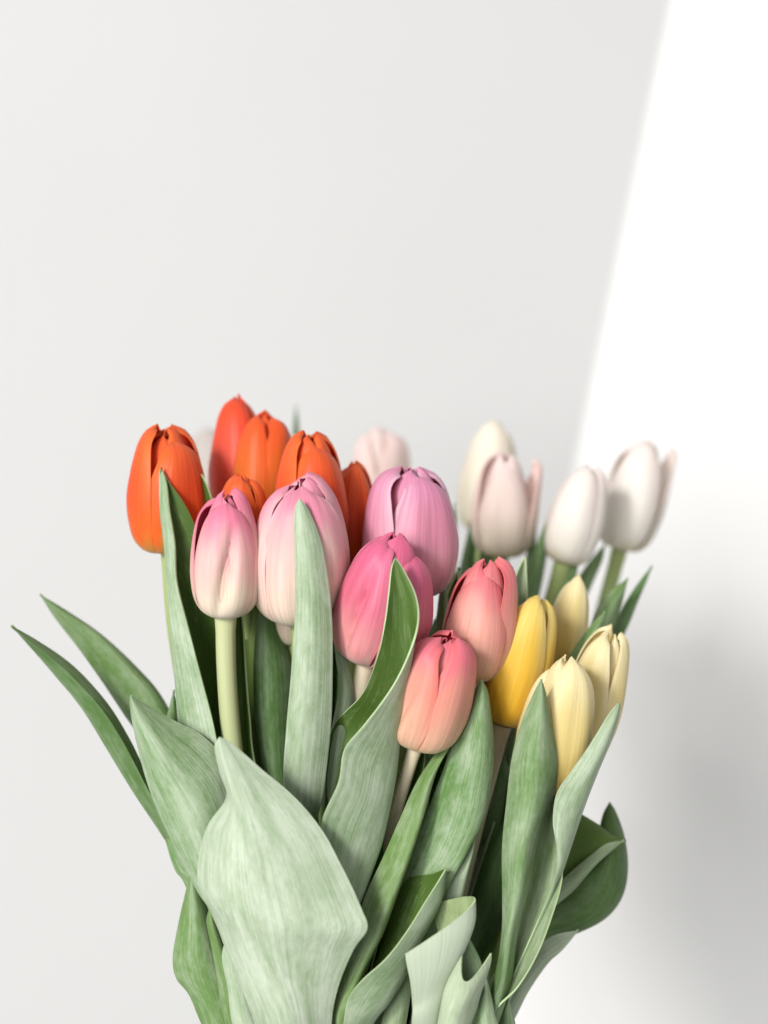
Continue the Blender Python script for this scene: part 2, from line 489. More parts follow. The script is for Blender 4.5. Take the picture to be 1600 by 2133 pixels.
    def at_z(s, z):
        best = min(range(len(s.pts)), key=lambda i: abs(s.pts[i].z - z))
        return s.pts[best].copy()

# ---------------------------------------------------------------- petal colours
def pair(name, *a, inner, **k):
    o = petal_mat(name + '_petal_outside', *a, **k)
    i = petal_mat(name + '_petal_inside', *inner, **k)
    return (o, i)
ORANGE = pair('orange', (222, 172, 70), (240, 104, 36), (238, 88, 42), (242, 104, 52), (248, 136, 56), inner=((220, 140, 40), (240, 80, 20), (236, 66, 24), (232, 60, 30), (245, 90, 30)), edge_amt=.55, transl=.32)
ORED = pair('red_orange', (210, 120, 60), (224, 84, 62), (236, 92, 70), (240, 84, 48), (244, 104, 50), inner=((220, 120, 40), (240, 80, 20), (236, 60, 24), (232, 56, 30), (245, 90, 30)), edge_amt=.4, transl=.3)
OAMB = pair('amber_orange', (190, 140, 40), (206, 128, 44), (228, 112, 40), (242, 98, 44), (244, 92, 44), inner=((220, 140, 40), (240, 80, 20), (236, 66, 24), (232, 60, 30), (245, 90, 30)), edge_amt=.55, transl=.3)
PINK1 = pair('cream_pink', (232, 226, 206), (240, 226, 204), (240, 198, 190), (232, 132, 160), (234, 140, 162), inner=((240, 215, 190), (240, 170, 168), (228, 104, 130), (222, 86, 124), (228, 100, 130)), edge_amt=.6)
PINK2 = pair('blush_pink', (230, 226, 196), (244, 224, 204), (246, 212, 202), (236, 148, 174), (245, 204, 206), inner=((240, 215, 190), (240, 160, 168), (222, 92, 126), (214, 80, 116), (226, 100, 136)), edge_amt=.55)
PINKV = pair('violet_pink', (238, 204, 198), (232, 174, 184), (226, 148, 172), (228, 150, 184), (238, 206, 220), inner=((230, 120, 150), (222, 60, 110), (216, 44, 104), (214, 54, 112), (220, 80, 126)), edge_amt=.7, streak=.24)
PINKD = pair('deep_pink', (240, 206, 194), (236, 160, 160), (226, 116, 140), (228, 112, 150), (238, 146, 176), inner=((240, 150, 140), (236, 96, 116), (230, 78, 114), (226, 66, 104), (230, 86, 122)), edge_amt=.45)
CORAL = pair('coral_pink', (230, 208, 168), (238, 198, 168), (240, 176, 160), (234, 132, 138), (232, 108, 118), inner=((240, 150, 130), (238, 90, 90), (232, 80, 84), (230, 70, 84), (232, 84, 92)), edge_amt=.6)
CORALO = pair('coral_orange', (236, 212, 172), (241, 196, 166), (240, 168, 150), (236, 126, 142), (240, 112, 104), inner=((240, 130, 100), (240, 84, 74), (234, 66, 78), (228, 60, 84), (236, 74, 84)), edge_amt=.6)
YDEEP = pair('deep_yellow', (232, 196, 96), (238, 188, 50), (238, 196, 62), (240, 216, 120), (244, 228, 160), inner=((236, 180, 40), (238, 186, 40), (238, 192, 60), (240, 210, 100), (244, 224, 150)), edge_amt=.75, transl=.35, streak=.1)
YPALE = pair('pale_yellow', (236, 212, 140), (240, 216, 132), (243, 226, 158), (246, 236, 192), (248, 240, 208), inner=((236, 196, 84), (240, 206, 100), (242, 216, 130), (245, 228, 170), (248, 236, 194)), edge_amt=.65, transl=.38, streak=.08)
WHITE = pair('white', (224, 216, 184), (246, 243, 234), (250, 246, 240), (250, 243, 238), (249, 232, 228), inner=((232, 220, 190), (246, 238, 228), (248, 238, 232), (248, 236, 230), (249, 232, 228)), edge_amt=.4, transl=.42, streak=.06)
WPINK = pair('pinkish_white', (220, 206, 164), (244, 234, 218), (250, 236, 228), (250, 236, 232), (249, 220, 216), inner=((232, 220, 190), (246, 232, 222), (248, 228, 222), (248, 226, 222), (249, 220, 216)), edge_amt=.5, transl=.42, streak=.06)
CREAM = pair('cream', (224, 212, 170), (246, 241, 224), (251, 247, 233), (251, 246, 232), (249, 234, 218), inner=((232, 220, 180), (246, 238, 222), (248, 240, 226), (248, 238, 226), (249, 234, 218)), edge_amt=.35, transl=.42, streak=.06)

T = {}
def tulip(key, label, *a, **k):
    k.setdefault('seed', len(T) + 1)
    T[key] = Tulip(label, *a, **k)
OG, PG, YG, WG = 'orange tulips in the bunch', 'pink tulips in the bunch', 'yellow tulips in the bunch', 'white tulips at the back of the bunch'
tulip('O1', 'orange tulip set apart at the outer end of the orange blooms', (352, 1152), (350, 886), 168, 5, ORANGE, lean=7, roll=34, group=OG, point=.5, stem_r=.0034, foot=(650, 5), close=.05, petals={1: dict(h=1.0), 0: dict(h=.97)})
tulip('O2', 'tallest orange tulip, rising above all other blooms', (505, 1110), (496, 812), 138, 8.6, ORED, lean=0, roll=-18, group=OG, point=.5, close=.25)
tulip('O3', 'amber streaked orange tulip standing right against the tallest one', (545, 1105), (552, 856), 128, 7.6, OAMB, lean=2, roll=-52, group=OG, point=.5, close=.05)
tulip('O4', 'small orange bloom peeping out over the cream pink tulip', (505, 1200), (508, 972), 118, 4.2, ORANGE, lean=14, roll=-15, group=OG, point=.5, close=.1)
tulip('O5', 'broad orange tulip rising behind the blush pink bloom', (648, 1180), (650, 898), 156, 5, ORANGE, lean=9, roll=28, group=OG, point=.5, petals={0: dict(r=1.04)})
tulip('O6', 'orange tulip squeezed between blush pink and violet pink blooms', (728, 1200), (736, 956), 116, 6.4, ORANGE, lean=2, roll=25, group=OG, point=.5, close=.2)

tulip('P1', 'cream and pink tulip with a creased petal on a pale stem', (470, 1284), (478, 1016), 150, 1.5, PINK1, lean=10, roll=-8, group=PG, stem='pale', stem_r=.0044, foot=(640, 2), close=.12, petals={0: dict(fold=.30, fu=.12, slant=.7, fw=.15, h=.95)})
tulip('P2', 'large blush pink tulip with a narrow leaf standing before it', (626, 1296), (628, 984), 206, 2.4, PINK2, seed=31, lean=13, roll=14, group=PG, close=-.05, petals={0: dict(h=.97)})
tulip('P2b', 'pale tulip almost hidden under the large blush pink bloom', (618, 1346), (640, 1110), 140, 5.2, PINK2, lean=0, roll=-30, group=PG)
tulip('P3', 'tall violet pink tulip with a deep seam between two petals', (850, 1240), (862, 960), 204, 4.6, PINKV, lean=9, roll=32, group=PG, close=.02, petals={0: dict(w=.95), 2: dict(w=.92)})
tulip('P4', 'deep pink tulip with a loose side petal below the violet one', (764, 1380), (832, 1098), 186, 1.6, PINKD, lean=11, roll=-50, group=PG, stem='rosy', close=.05, petals={1: dict(lift=.42, h=.86, close=.1), 0: dict(w=.95, fold=.26, fu=.30, slant=.55, fw=.14)})
tulip('P5', 'coral pink tulip between the violet pink and deep yellow blooms', (984, 1414), (1016, 1154), 156, 2.8, CORAL, lean=10, roll=-25, group=PG, stem='rosy', close=.05)
tulip('P6', 'lowest coral tulip, nodding forward beside a folded leaf', (866, 1554), (940, 1310), 166, 0.6, CORALO, lean=13, roll=62, group=PG, stem='rosy', stem_r=.0030, foot=(690, 4), close=.0, petals={5: dict(r=1.05), 2: dict(fold=.2, fu=.3, slant=.6, fw=.16)})

tulip('Y1', 'deep yellow tulip with one broad petal beside the coral ones', (1046, 1510), (1128, 1226), 138, 3.2, YDEEP, lean=4, roll=-28, group=YG, point=1.0, stem='rosy', close=.05)
tulip('Y2', 'small slim pale yellow tulip behind the other yellow blooms', (1160, 1400), (1208, 1196), 88, 7, YPALE, lean=3, roll=-15, group=YG, point=1.0, close=.1)
tulip('Y3', 'pale yellow tulip tucked between two upright leaves', (1140, 1650), (1176, 1358), 158, 1.8, YPALE, lean=8, roll=12, group=YG, point=1.0, close=.0)
tulip('Y4', 'pale yellow tulip at the outer side, behind the folded leaf', (1196, 1590), (1278, 1302), 128, 4.2, YPALE, lean=6, roll=-38, group=YG, point=1.0, close=.0, petals={1: dict(close=.28)})

tulip('W1', 'blurred blush white tulip at the back behind the violet pink bloom', (792, 1120), (788, 884), 122, 23, WPINK, lean=0, roll=50, group=WG, point=.6, close=-.35)
tulip('W2', 'cream white tulip hidden partly by a blush white one', (1008, 1110), (1028, 872), 122, 22, CREAM, lean=0, roll=-10, group=WG, point=.6, close=.05)
tulip('W3', 'blush white tulip with a dark leaf tip in front and a loose petal', (1042, 1162), (1056, 938), 128, 15, WPINK, lean=2, roll=-12, group=WG, point=.6, close=.05, petals={1: dict(lift=.3, flare=.45, h=.97, w=.8)})
tulip('W4', 'white tulip leaning outwards between two other white blooms', (1172, 1174), (1232, 964), 120, 14, WHITE, lean=4, roll=-32, group=WG, point=.6, close=.05)
tulip('W5', 'outermost white tulip with a petal bent outwards before the bright wall', (1290, 1146), (1350, 910), 128, 18, WHITE, lean=3, roll=-14, group=WG, point=.6, close=.0, petals={1: dict(lift=.3, flare=.5, h=.95, w=.8)})
tulip('W6', 'far white tulip glimpsed between two orange blooms', (436, 1080), (434, 886), 96, 30, WHITE, lean=0, roll=0, group=WG)

# ---------------------------------------------------------------- leaves (tip first; pixels and depth in cm)
def leaf(key, rows, attach=2420, **k): return build_leaf(T[key], rows, attach, **k)

# A: narrow leaf standing in front of the blush pink bloom
leaf('P2', [(624, 1038, -1.0), (613, 1066, 645, 1066, -.9, .15), (613, 1150, 672, 1140, -.7, .35, .45), (615, 1270, 690, 1262, -.5, .45, .42), (606, 1400, 693, 1390, -.3, .5, .42), (596, 1520, 690, 1510, -.1, .5, .4), (590, 1640, 674, 1650, .1, .45, .4), (604, 1740, 655, 1760, .3, .4), (630, 1950, 680, 1950, .6, .4), (660, 2150, 710, 2150, 1.0, .4)], wax=.42, label='narrow upright leaf in front of the bloom')
# B: the broad front leaf
leaf('P1', [(457, 1535, -3.0), (447, 1556, -2.9, 462, 1552, -3.1, 482, 1547, -2.9), (458, 1612, -2.7, 486, 1625, -3.3, 545, 1602, -2.8), (472, 1662, -2.2, 505, 1700, -3.4, 622, 1668, -2.7), (432, 1722, -1.5, 515, 1755, -3.5, 672, 1732, -2.7), (411, 1800, -1.2, 525, 1830, -3.5, 716, 1812, -2.8), (416, 1862, -1.2, 534, 1890, -3.4, 752, 1890, -2.9), (440, 1900, -1.2, 544, 1935, -3.3, 764, 1934, -2.9), (462, 1955, -1.3, 556, 1980, -3.0, 736, 1976, -2.5), (492, 2030, -1.4, 576, 2040, -2.8, 706, 2050, -2.0), (532, 2134, -1.4, 606, 2134, -2.5, 690, 2134, -1.5)], wax=.6, wav=.8, crease=.45, label='very broad pale leaf folded along its middle')
# C: broad leaf behind it, tip pointing outwards
leaf('O1', [(272, 1448, .8), (270, 1468, .8, 280, 1472, .3, 296, 1462, .8), (278, 1520, .6, 320, 1545, -.3, 362, 1500, .9), (300, 1610, .4, 370, 1625, -.6, 425, 1535, .9), (326, 1684, .2, 410, 1690, -.8, 470, 1590, .7), (362, 1765, 0, 440, 1770, -.8, 500, 1690, .5), (410, 1856, -.2, 470, 1860, -.8, 520, 1800, .3), (440, 1905, -.2, 490, 1920, -.8, 540, 1900, .2), (500, 2050, -.2, 545, 2060, -.6, 590, 2050, .4)], wax=.22, label='broad mottled leaf with its tip pointing outwards')
# D, E: two long leaves arching far out
leaf('P1', [(23, 1303, 3.5), (50, 1334, 3.5, 62, 1336, 3.1, 78, 1334, 3.6), (106, 1398, 3.4, 132, 1392, 2.9, 152, 1386, 3.6), (170, 1476, 3.2, 204, 1468, 2.6, 222, 1462, 3.5), (222, 1560, 3.0, 256, 1545, 2.3, 272, 1542, 3.3), (278, 1652, 2.6, 306, 1640, 2.0, 316, 1630, 2.9), (338, 1742, 2.2, 356, 1730, 1.7, 368, 1700, 2.5), (400, 1846, 1.8, 424, 1830, 1.3, 440, 1820, 2.2), (500, 2040, 1.4, 530, 2030, .9, 560, 2030, 1.8)], wax=-.42, warm=.1, crease=.6, label='long narrow dark green leaf arching far outwards')
leaf('O2', [(83, 1238, 6.5), (112, 1284, 6.4, 128, 1272, 6.0, 140, 1272, 6.5), (160, 1346, 6.2, 196, 1322, 5.7, 212, 1322, 6.3), (210, 1416, 5.8, 262, 1392, 5.2, 282, 1386, 6.0), (262, 1494, 5.4, 316, 1460, 4.8, 338, 1452, 5.6), (330, 1590, 5.0, 370, 1560, 4.4, 395, 1560, 5.2), (420, 1760, 4.6, 460, 1750, 4.0, 500, 1750, 4.8), (540, 2040, 4.6, 570, 2040, 4, 600, 2040, 4.6)], wax=-.32, warm=.25, label='long green leaf with a sharp tip arching outwards')
# F: small tip
leaf('O2', [(362, 1436, 3.4), (354, 1466, 368, 1466, 3.4, .2), (346, 1510, 380, 1510, 3.4, .3), (350, 1600, 410, 1600, 3.5, .4), (400, 1800, 460, 1800, 3.6, .4), (500, 2050, 560, 2050, 3.8, .4)], wax=-.05)
# G: folded leaf before the outer orange bloom
leaf('O1', [(335, 973, 2.6), (346, 1006, 2.3, 331, 1000, 2.6, 353, 1004, 2.6), (352, 1060, 2.0, 334, 1070, 2.5, 388, 1056, 2.7), (363, 1130, 1.9, 343, 1140, 2.6, 414, 1120, 2.9), (367, 1210, 1.8, 351, 1222, 2.6, 440, 1230, 3.3), (390, 1300, 1.6, 357, 1320, 2.6, 466, 1330, 4.0), (416, 1400, 1.4, 364, 1410, 2.4, 480, 1430, 4.0), (442, 1500, 1.3, 370, 1500, 2.2, 480, 1530, 3.8), (458, 1580, 1.2, 390, 1600, 2.0, 490, 1600, 3.6), (500, 1800, 1.4, 450, 1800, 2.0, 520, 1800, 3.2), (560, 2050, 1.6, 540, 2050, 2.0, 590, 2050, 3.0)], wax=.34, flip=True, crease=.2, label='tall folded leaf, pale outside and dark green inside')
# H: small folded tip
leaf('O4', [(418, 982, 4.0), (409, 1020, 3.8, 420, 1022, 4.2, 434, 1014, 3.8), (402, 1086, 3.7, 424, 1090, 4.4, 452, 1080, 3.9), (400, 1200, 3.8, 430, 1200, 4.6, 470, 1200, 4.2), (420, 1400, 4.0, 450, 1400, 4.8, 500, 1400, 4.4), (500, 1800, 4.2, 530, 1800, 4.8, 560, 1800, 4.4)], wax=.0, flip=True)
# J: leaves seen between the pale stem and A
leaf('P1', [(500, 1240, 3.0), (482, 1300, 2.6, 496, 1300, 3.0, 508, 1300, 2.8), (476, 1400, 2.4, 498, 1400, 3.0, 514, 1400, 2.8), (474, 1500, 2.3, 500, 1500, 3.0, 522, 1500, 2.8), (478, 1600, 2.2, 510, 1600, 2.9, 534, 1600, 2.7), (520, 1850, 2.2, 560, 1850, 2.8, 590, 1850, 2.6)], wax=.25, flip=True)
leaf('O4', [(515, 1180, 4.6), (490, 1290, 546, 1290, 4.2, -.4), (498, 1400, 552, 1400, 4.0, -.4), (508, 1520, 560, 1520, 4.0, -.4), (522, 1640, 575, 1640, 4.0, -.3), (560, 1900, 610, 1900, 4.0, -.3)], wax=.0, warm=.5, flip=True)
leaf('O5', [(560, 1200, 4.4), (536, 1290, 4.0, 560, 1300, 3.8, 590, 1320, 4.6), (528, 1400, 3.9, 566, 1400, 3.7, 610, 1400, 4.6), (532, 1500, 3.9, 570, 1500, 3.7, 612, 1500, 4.6), (550, 1620, 3.9, 580, 1620, 3.7, 616, 1620, 4.4), (600, 1900, 4, 625, 1900, 3.7, 660, 1900, 4.3)], wax=-.3)
# K: pale narrow leaf beside A
leaf('P4', [(698, 1284, 1.6), (693, 1310, 712, 1312, 1.5, .2), (699, 1370, 726, 1372, 1.4, .25), (706, 1430, 734, 1436, 1.2, .25), (694, 1500, 732, 1510, 1.1, .3), (680, 1570, 720, 1580, 1.1, .3), (670, 1700, 710, 1700, 1.2, .3), (680, 2000, 720, 2000, 1.6, .3)], wax=.3)
# L: twisted leaf with a hollow upper half
leaf('P4', [(823, 1160, -1.4), (814, 1186, -1.4, 826, 1192, -1.3, 838, 1180, -1.5), (808, 1240, -1.5, 838, 1246, -1.2, 866, 1236, -1.7), (800, 1300, -1.5, 842, 1310, -1.1, 873, 1290, -1.9), (786, 1366, -1.2, 848, 1380, -1.0, 858, 1352, -2.0), (756, 1442, -.4, 838, 1450, -.6, 822, 1428, -1.8), (704, 1500, .8, 832, 1540, .1, 764, 1508, -2.0), (684, 1552, 1.0, 825, 1620, 0, 720, 1562, -2.1), (680, 1630, 1.0, 812, 1690, -.1, 706, 1630, -2.1), (676, 1720, 1.0, 796, 1760, -.2, 670, 1716, -2.0), (680, 1820, 1.0, 768, 1840, -.2, 660, 1820, -1.8), (690, 1960, 1.0, 730, 1960, -.2, 656, 1960, -1.4), (700, 2140, 1.2, 716, 2140, .2, 660, 2140, -.6)], wax=.36, flip=True, label='twisted pale leaf with a hollow dark upper half')
# N: long diagonal leaf
leaf('P5', [(972, 1470, 1.4), (930, 1536, .8, 948, 1534, .4, 956, 1512, 1.2), (872, 1622, .4, 896, 1630, -.1, 920, 1580, .9), (834, 1704, .1, 872, 1720, -.5, 890, 1660, .7), (800, 1780, -.1, 845, 1800, -.8, 862, 1744, .5), (760, 1868, -.4, 812, 1885, -1.1, 832, 1840, .2), (740, 1940, -.6, 785, 1960, -1.3, 808, 1910, 0), (706, 2040, -.8, 742, 2050, -1.4, 770, 2010, -.2), (692, 2140, -.8, 718, 2140, -1.3, 742, 2120, -.3)], wax=.0, warm=.3, label='long diagonal leaf running down to the bundle')
leaf('P6', [(880, 1548, 1.6), (838, 1600, 886, 1580, 1.5, -.3), (815, 1680, 872, 1660, 1.4, -.4), (790, 1760, 850, 1750, 1.2, -.4), (760, 1860, 820, 1850, 1.0, -.4), (720, 2000, 780, 2000, .8, -.4), (690, 2140, 740, 2140, .8, -.3)], wax=-.3, flip=True)
# M: pale leaf between the coral and yellow blooms
leaf('P5', [(1004, 1416, .2), (984, 1446, .4, 1004, 1450, -.1, 1018, 1446, .3), (950, 1530, .6, 996, 1540, -.3, 1028, 1530, .3), (922, 1606, .8, 984, 1620, -.3, 1027, 1612, .2), (890, 1690, 1.0, 964, 1710, -.2, 1008, 1704, .1), (858, 1772, 1.1, 930, 1790, 0, 974, 1772, 0), (836, 1830, 1.2, 890, 1850, .2, 930, 1856, -.1), (820, 1900, 1.2, 870, 1920, .4, 918, 1912, .1), (800, 1990, 1.2, 840, 2000, .6, 880, 2000, .4), (770, 2140, 1.2, 800, 2140, .8, 830, 2140, .8)], wax=.06, label='broad curved leaf under the coral bloom')
leaf('P5', [(992, 1720, .8), (968, 1770, .6, 985, 1775, .4, 988, 1750, .9), (938, 1830, .4, 966, 1840, .3, 972, 1820, .9), (926, 1900, .3, 950, 1910, .3, 958, 1900, .8), (916, 1980, .4, 936, 1980, .4, 944, 1980, .9), (850, 2140, .8, 870, 2140, .7, 880, 2140, 1)], wax=.36)
# O: folded leaf low in the middle
leaf('P6', [(931, 1808, -.6), (900, 1820, .2, 926, 1832, -.5, 922, 1824, -1.0), (850, 1832, .9, 918, 1872, -.5, 886, 1880, -1.5), (822, 1890, 1.0, 892, 1930, -.6, 846, 1944, -1.8), (806, 1950, .8, 862, 1990, -.8, 802, 2000, -2.0), (780, 2010, .6, 846, 2034, -.9, 752, 2046, -2.0), (760, 2070, .4, 812, 2090, -1.0, 724, 2088, -1.9), (750, 2150, .4, 770, 2150, -.8, 714, 2150, -1.6)], wax=.34, flip=True, label='low leaf folded lengthwise with a dark hollow')
leaf('P6', [(850, 1990, .2), (826, 2050, 858, 2040, .1, .25), (800, 2110, 850, 2110, 0, .3), (780, 2200, 830, 2200, 0, .3)], wax=.18, warm=.2)
# P: two rolled leaf ends at the bottom
leaf('Y3', [(898, 1884, -.2, 990, 1878, -1.6, 845, 1988, -2.6), (914, 1940, -.2, 988, 1925, -1.6, 848, 2010, -2.6), (915, 1990, -.3, 966, 1985, -1.6, 856, 2050, -2.5), (905, 2050, -.4, 932, 2050, -1.6, 860, 2095, -2.3), (880, 2150, -.4, 908, 2150, -1.5, 858, 2150, -2.1)], wax=1.15, warm=.15, flip=True, wav=.2, attach=2470, label='rolled pale leaf end with a flared lip')
leaf('Y3', [(966, 1955, -1.3, 968, 2044, -2.2, 1024, 1986, -1.4), (945, 1990, -1.4, 968, 2062, -2.3, 1021, 2012, -1.4), (924, 2045, -1.5, 958, 2090, -2.4, 1005, 2060, -1.4), (912, 2100, -1.5, 946, 2120, -2.4, 992, 2105, -1.4), (906, 2170, -1.4, 936, 2180, -2.2, 970, 2170, -1.3)], wax=.6, warm=.25, wav=.2, attach=2480, label='pale leaf end notched like a swallow tail')
leaf('Y1', [(972, 1944, -.4), (962, 1972, 990, 1976, -.5, .2), (960, 2020, 1004, 2010, -.5, .25), (962, 2080, 1012, 2060, -.5, .3), (950, 2160, 1000, 2160, -.5, .3)], wax=.2, attach=2470)
leaf('Y1', [(1012, 2030, -.6), (1002, 2070, 1022, 2066, -.7, .2), (992, 2110, 1030, 2110, -.8, .25), (980, 2170, 1034, 2170, -.8, .3)], wax=.2, attach=2480)
# Q: upright leaf before the pale yellow blooms
leaf('Y3', [(1128, 1414, -.9), (1114, 1438, -.7, 1128, 1446, -1.1, 1138, 1444, -.7), (1088, 1500, -.4, 1124, 1505, -1.3, 1151, 1512, -.5), (1068, 1570, -.2, 1116, 1580, -1.3, 1163, 1588, -.2), (1056, 1660, 0, 1110, 1670, -1.2, 1152, 1660, .2), (1046, 1760, 0, 1092, 1765, -1.1, 1122, 1750, .3), (1046, 1860, 0, 1080, 1860, -.9, 1102, 1850, .3), (1044, 1950, 0, 1062, 1950, -.7, 1078, 1950, .3), (1026, 2050, .1, 1046, 2050, -.5, 1064, 2050, .3), (985, 2170, .2, 1005, 2170, -.3, 1025, 2170, .3)], wax=.08, warm=.1, label='tall upright leaf in front of the bloom')
# R: hollow leaf whose lit margin shows beside it
leaf('Y4', [(1168, 1610, .9), (1110, 1680, .3, 1146, 1690, 1.3, 1162, 1690, .2), (1092, 1760, .3, 1134, 1770, 1.4, 1168, 1770, .1), (1080, 1840, .3, 1114, 1850, 1.3, 1168, 1836, -.1), (1062, 1920, .3, 1090, 1935, 1.2, 1146, 1912, -.2), (1046, 1990, .3, 1068, 2000, 1.0, 1116, 1990, -.2), (1030, 2060, .3, 1046, 2070, .7, 1076, 2056, -.3), (1000, 2150, .3, 1010, 2150, .6, 1020, 2120, -.2)], wax=.3, warm=.3, flip=False, crease=.5, label='hollow leaf with a bright margin')
# S: outermost upright leaf
leaf('Y4', [(1291, 1461, .4), (1270, 1484, .1, 1284, 1494, -.1, 1293, 1476, .6), (1232, 1544, -.2, 1258, 1562, -.3, 1282, 1520, .8), (1192, 1604, -.5, 1226, 1636, -.5, 1252, 1590, .9), (1160, 1652, -.8, 1200, 1706, -.6, 1222, 1660, .9), (1152, 1712, -.9, 1184, 1764, -.6, 1194, 1740, .8), (1160, 1768, -.8, 1174, 1806, -.4, 1178, 1790, .8), (1156, 1830, -.4, 1162, 1840, 0, 1166, 1830, .9), (1130, 1900, .2, 1136, 1910, .5, 1140, 1900, 1.0), (1040, 2100, .8, 1050, 2100, 1.0, 1056, 2100, 1.2)], wax=.38, label='outer upright leaf leaning away from the bunch')
# T: drooping leaves low on the outer side
leaf('W5', [(1302, 1750, 4.6), (1276, 1742, 4.8, 1284, 1762, 4.3, 1276, 1768, 4.6), (1240, 1716, 4.9, 1250, 1764, 4.2, 1236, 1802, 4.6), (1194, 1692, 4.8, 1200, 1766, 4.2, 1190, 1850, 4.4), (1150, 1700, 4.4, 1150, 1800, 4.0, 1140, 1900, 4.0), (1080, 1860, 4.0, 1090, 1900, 3.6, 1080, 1960, 3.6), (980, 2060, 3.6, 1000, 2080, 3.2, 1000, 2110, 3.4)], wax=.1, warm=.2, flip=True, label='green leaf with a curled tip reaching sideways')
leaf('W5', [(1301, 1751, 4.4), (1264, 1757, 4.1, 1272, 1768, 3.9, 1268, 1778, 4.1), (1230, 1782, 3.9, 1240, 1798, 3.6, 1236, 1808, 4.0), (1190, 1816, 3.7, 1200, 1838, 3.4, 1196, 1854, 3.8), (1146, 1856, 3.5, 1154, 1880, 3.2, 1148, 1896, 3.6), (1080, 1930, 3.4, 1086, 1950, 3.1, 1080, 1966, 3.5), (1000, 2060, 3.2, 1010, 2070, 2.9, 1010, 2090, 3.3)], wax=.35, warm=.2)
leaf('W4', [(1270, 1670, 6.2), (1256, 1696, 6.0, 1270, 1700, 5.6, 1284, 1692, 6.0), (1247, 1738, 5.6, 1276, 1745, 5.0, 1302, 1744, 5.8), (1240, 1790, 5.2, 1276, 1805, 4.6, 1309, 1806, 5.6), (1192, 1812, 5.0, 1256, 1860, 4.4, 1298, 1866, 5.3), (1156, 1836, 4.8, 1220, 1896, 4.3, 1262, 1914, 5.1), (1120, 1860, 4.6, 1166, 1920, 4.1, 1200, 1946, 4.8), (1090, 1910, 4.3, 1110, 1950, 3.9, 1130, 1968, 4.4), (1020, 2010, 4.0, 1036, 2040, 3.6, 1052, 2060, 4.0), (940, 2140, 3.8, 955, 2150, 3.5, 970, 2160, 3.8)], wax=-.55, warm=.3, label='dark green leaf sweeping outwards in a round curve')
leaf('W4', [(1206, 1938, 3.4), (1150, 1950, 3.3, 1166, 1978, 3.0, 1172, 1976, 3.3), (1106, 1990, 3.0, 1124, 2010, 2.6, 1138, 2012, 3.0), (1064, 2050, 2.6, 1084, 2066, 2.2, 1100, 2068, 2.7), (1020, 2110, 2.4, 1044, 2130, 2.0, 1066, 2134, 2.5), (960, 2200, 2.4, 985, 2220, 2.0, 1005, 2230, 2.5)], wax=.6, attach=2460, label='grey green leaf low on the outer side')
leaf('W2', [(1060, 2076, .6), (1046, 2106, 1067, 2108, .6, .2), (1034, 2150, 1074, 2150, .6, .3), (1010, 2240, 1050, 2240, .8, .3)], wax=.0, attach=2490)
# U, V, W: low leaves on the other side
leaf('O3', [(398, 1806, 1.4), (388, 1850, 1.4, 402, 1852, 1.0, 420, 1850, 1.4), (372, 1920, 1.4, 408, 1924, .7, 446, 1925, 1.4), (360, 1990, 1.4, 412, 1996, .6, 470, 2000, 1.3), (366, 2036, 1.4, 424, 2044, .6, 486, 2050, 1.2), (394, 2074, 1.3, 440, 2086, .6, 496, 2096, 1.1), (420, 2134, 1.3, 462, 2140, .6, 520, 2150, 1.0), (470, 2230, 1.3, 505, 2240, .7, 560, 2240, 1.0)], wax=-.08, warm=.15, attach=2480, label='green wavy leaf low on the outer side')
leaf('O3', [(438, 1886, .6), (430, 1920, 452, 1924, .5, .2), (440, 1970, 468, 1972, .4, .25), (452, 2040, 496, 2040, .3, .3), (470, 2134, 520, 2134, .2, .3), (520, 2230, 560, 2230, .3, .3)], wax=-.15, warm=.3, attach=2480)
leaf('O3', [(334, 1672, 2.4), (334, 1700, 350, 1704, 2.3, .2), (346, 1756, 374, 1756, 2.1, .3), (364, 1812, 400, 1806, 1.9, .3), (388, 1850, 440, 1850, 1.7, .3), (440, 2000, 500, 2000, 1.5, .3), (520, 2180, 570, 2180, 1.5, .3)], wax=.05)
leaf('O6', [(478, 1940, -.2), (462, 1990, 506, 2000, -.3, .2), (474, 2060, 526, 2070, -.5, .3), (486, 2140, 546, 2140, -.6, .3), (530, 2240, 580, 2240, -.4, .3)], wax=.4, attach=2480)

# leaves among the white blooms
leaf('W3', [(1008, 1074, 14.91), (1002, 1110, 1016, 1108, 14.91, 0.2), (998, 1160, 1026, 1160, 14.91, 0.3), (996, 1230, 1034, 1230, 14.91, 0.4), (980, 1400, 1020, 1400, 14.29, 0.4), (920, 1800, 960, 1800, 12.43, 0.4)], wax=-.5)
leaf('W3', [(986, 1052, 16.15), (974, 1110, 992, 1110, 15.9, 0.2), (958, 1180, 990, 1180, 15.53, 0.3), (944, 1260, 990, 1260, 14.91, 0.4), (930, 1420, 975, 1420, 14.29, 0.4), (890, 1800, 940, 1800, 12.43, 0.4)], wax=-.5)
leaf('W1', [(947, 1048, 11.81), (940, 1090, 952, 1086, 11.81, 0.1), (930, 1160, 952, 1160, 11.81, 0.2), (915, 1300, 945, 1300, 11, 0.3), (880, 1700, 920, 1700, 10, 0.3)], wax=-.3)
leaf('P3', [(957, 1182, 5.2), (936, 1224, 5.0, 948, 1226, 5.4, 957, 1212, 5.0), (920, 1280, 4.9, 940, 1280, 5.4, 956, 1280, 5.0), (905, 1400, 5, 930, 1400, 5.6, 950, 1400, 5.2), (860, 1700, 5, 890, 1700, 5.4, 920, 1700, 5.2)], wax=0, flip=True)
leaf('P3', [(928, 1196, 4.9), (916, 1230, 932, 1226, 4.8, .15), (908, 1290, 934, 1290, 4.8, .2), (890, 1420, 925, 1420, 4.8, .3), (850, 1700, 890, 1700, 4.8, .3)], wax=.1)
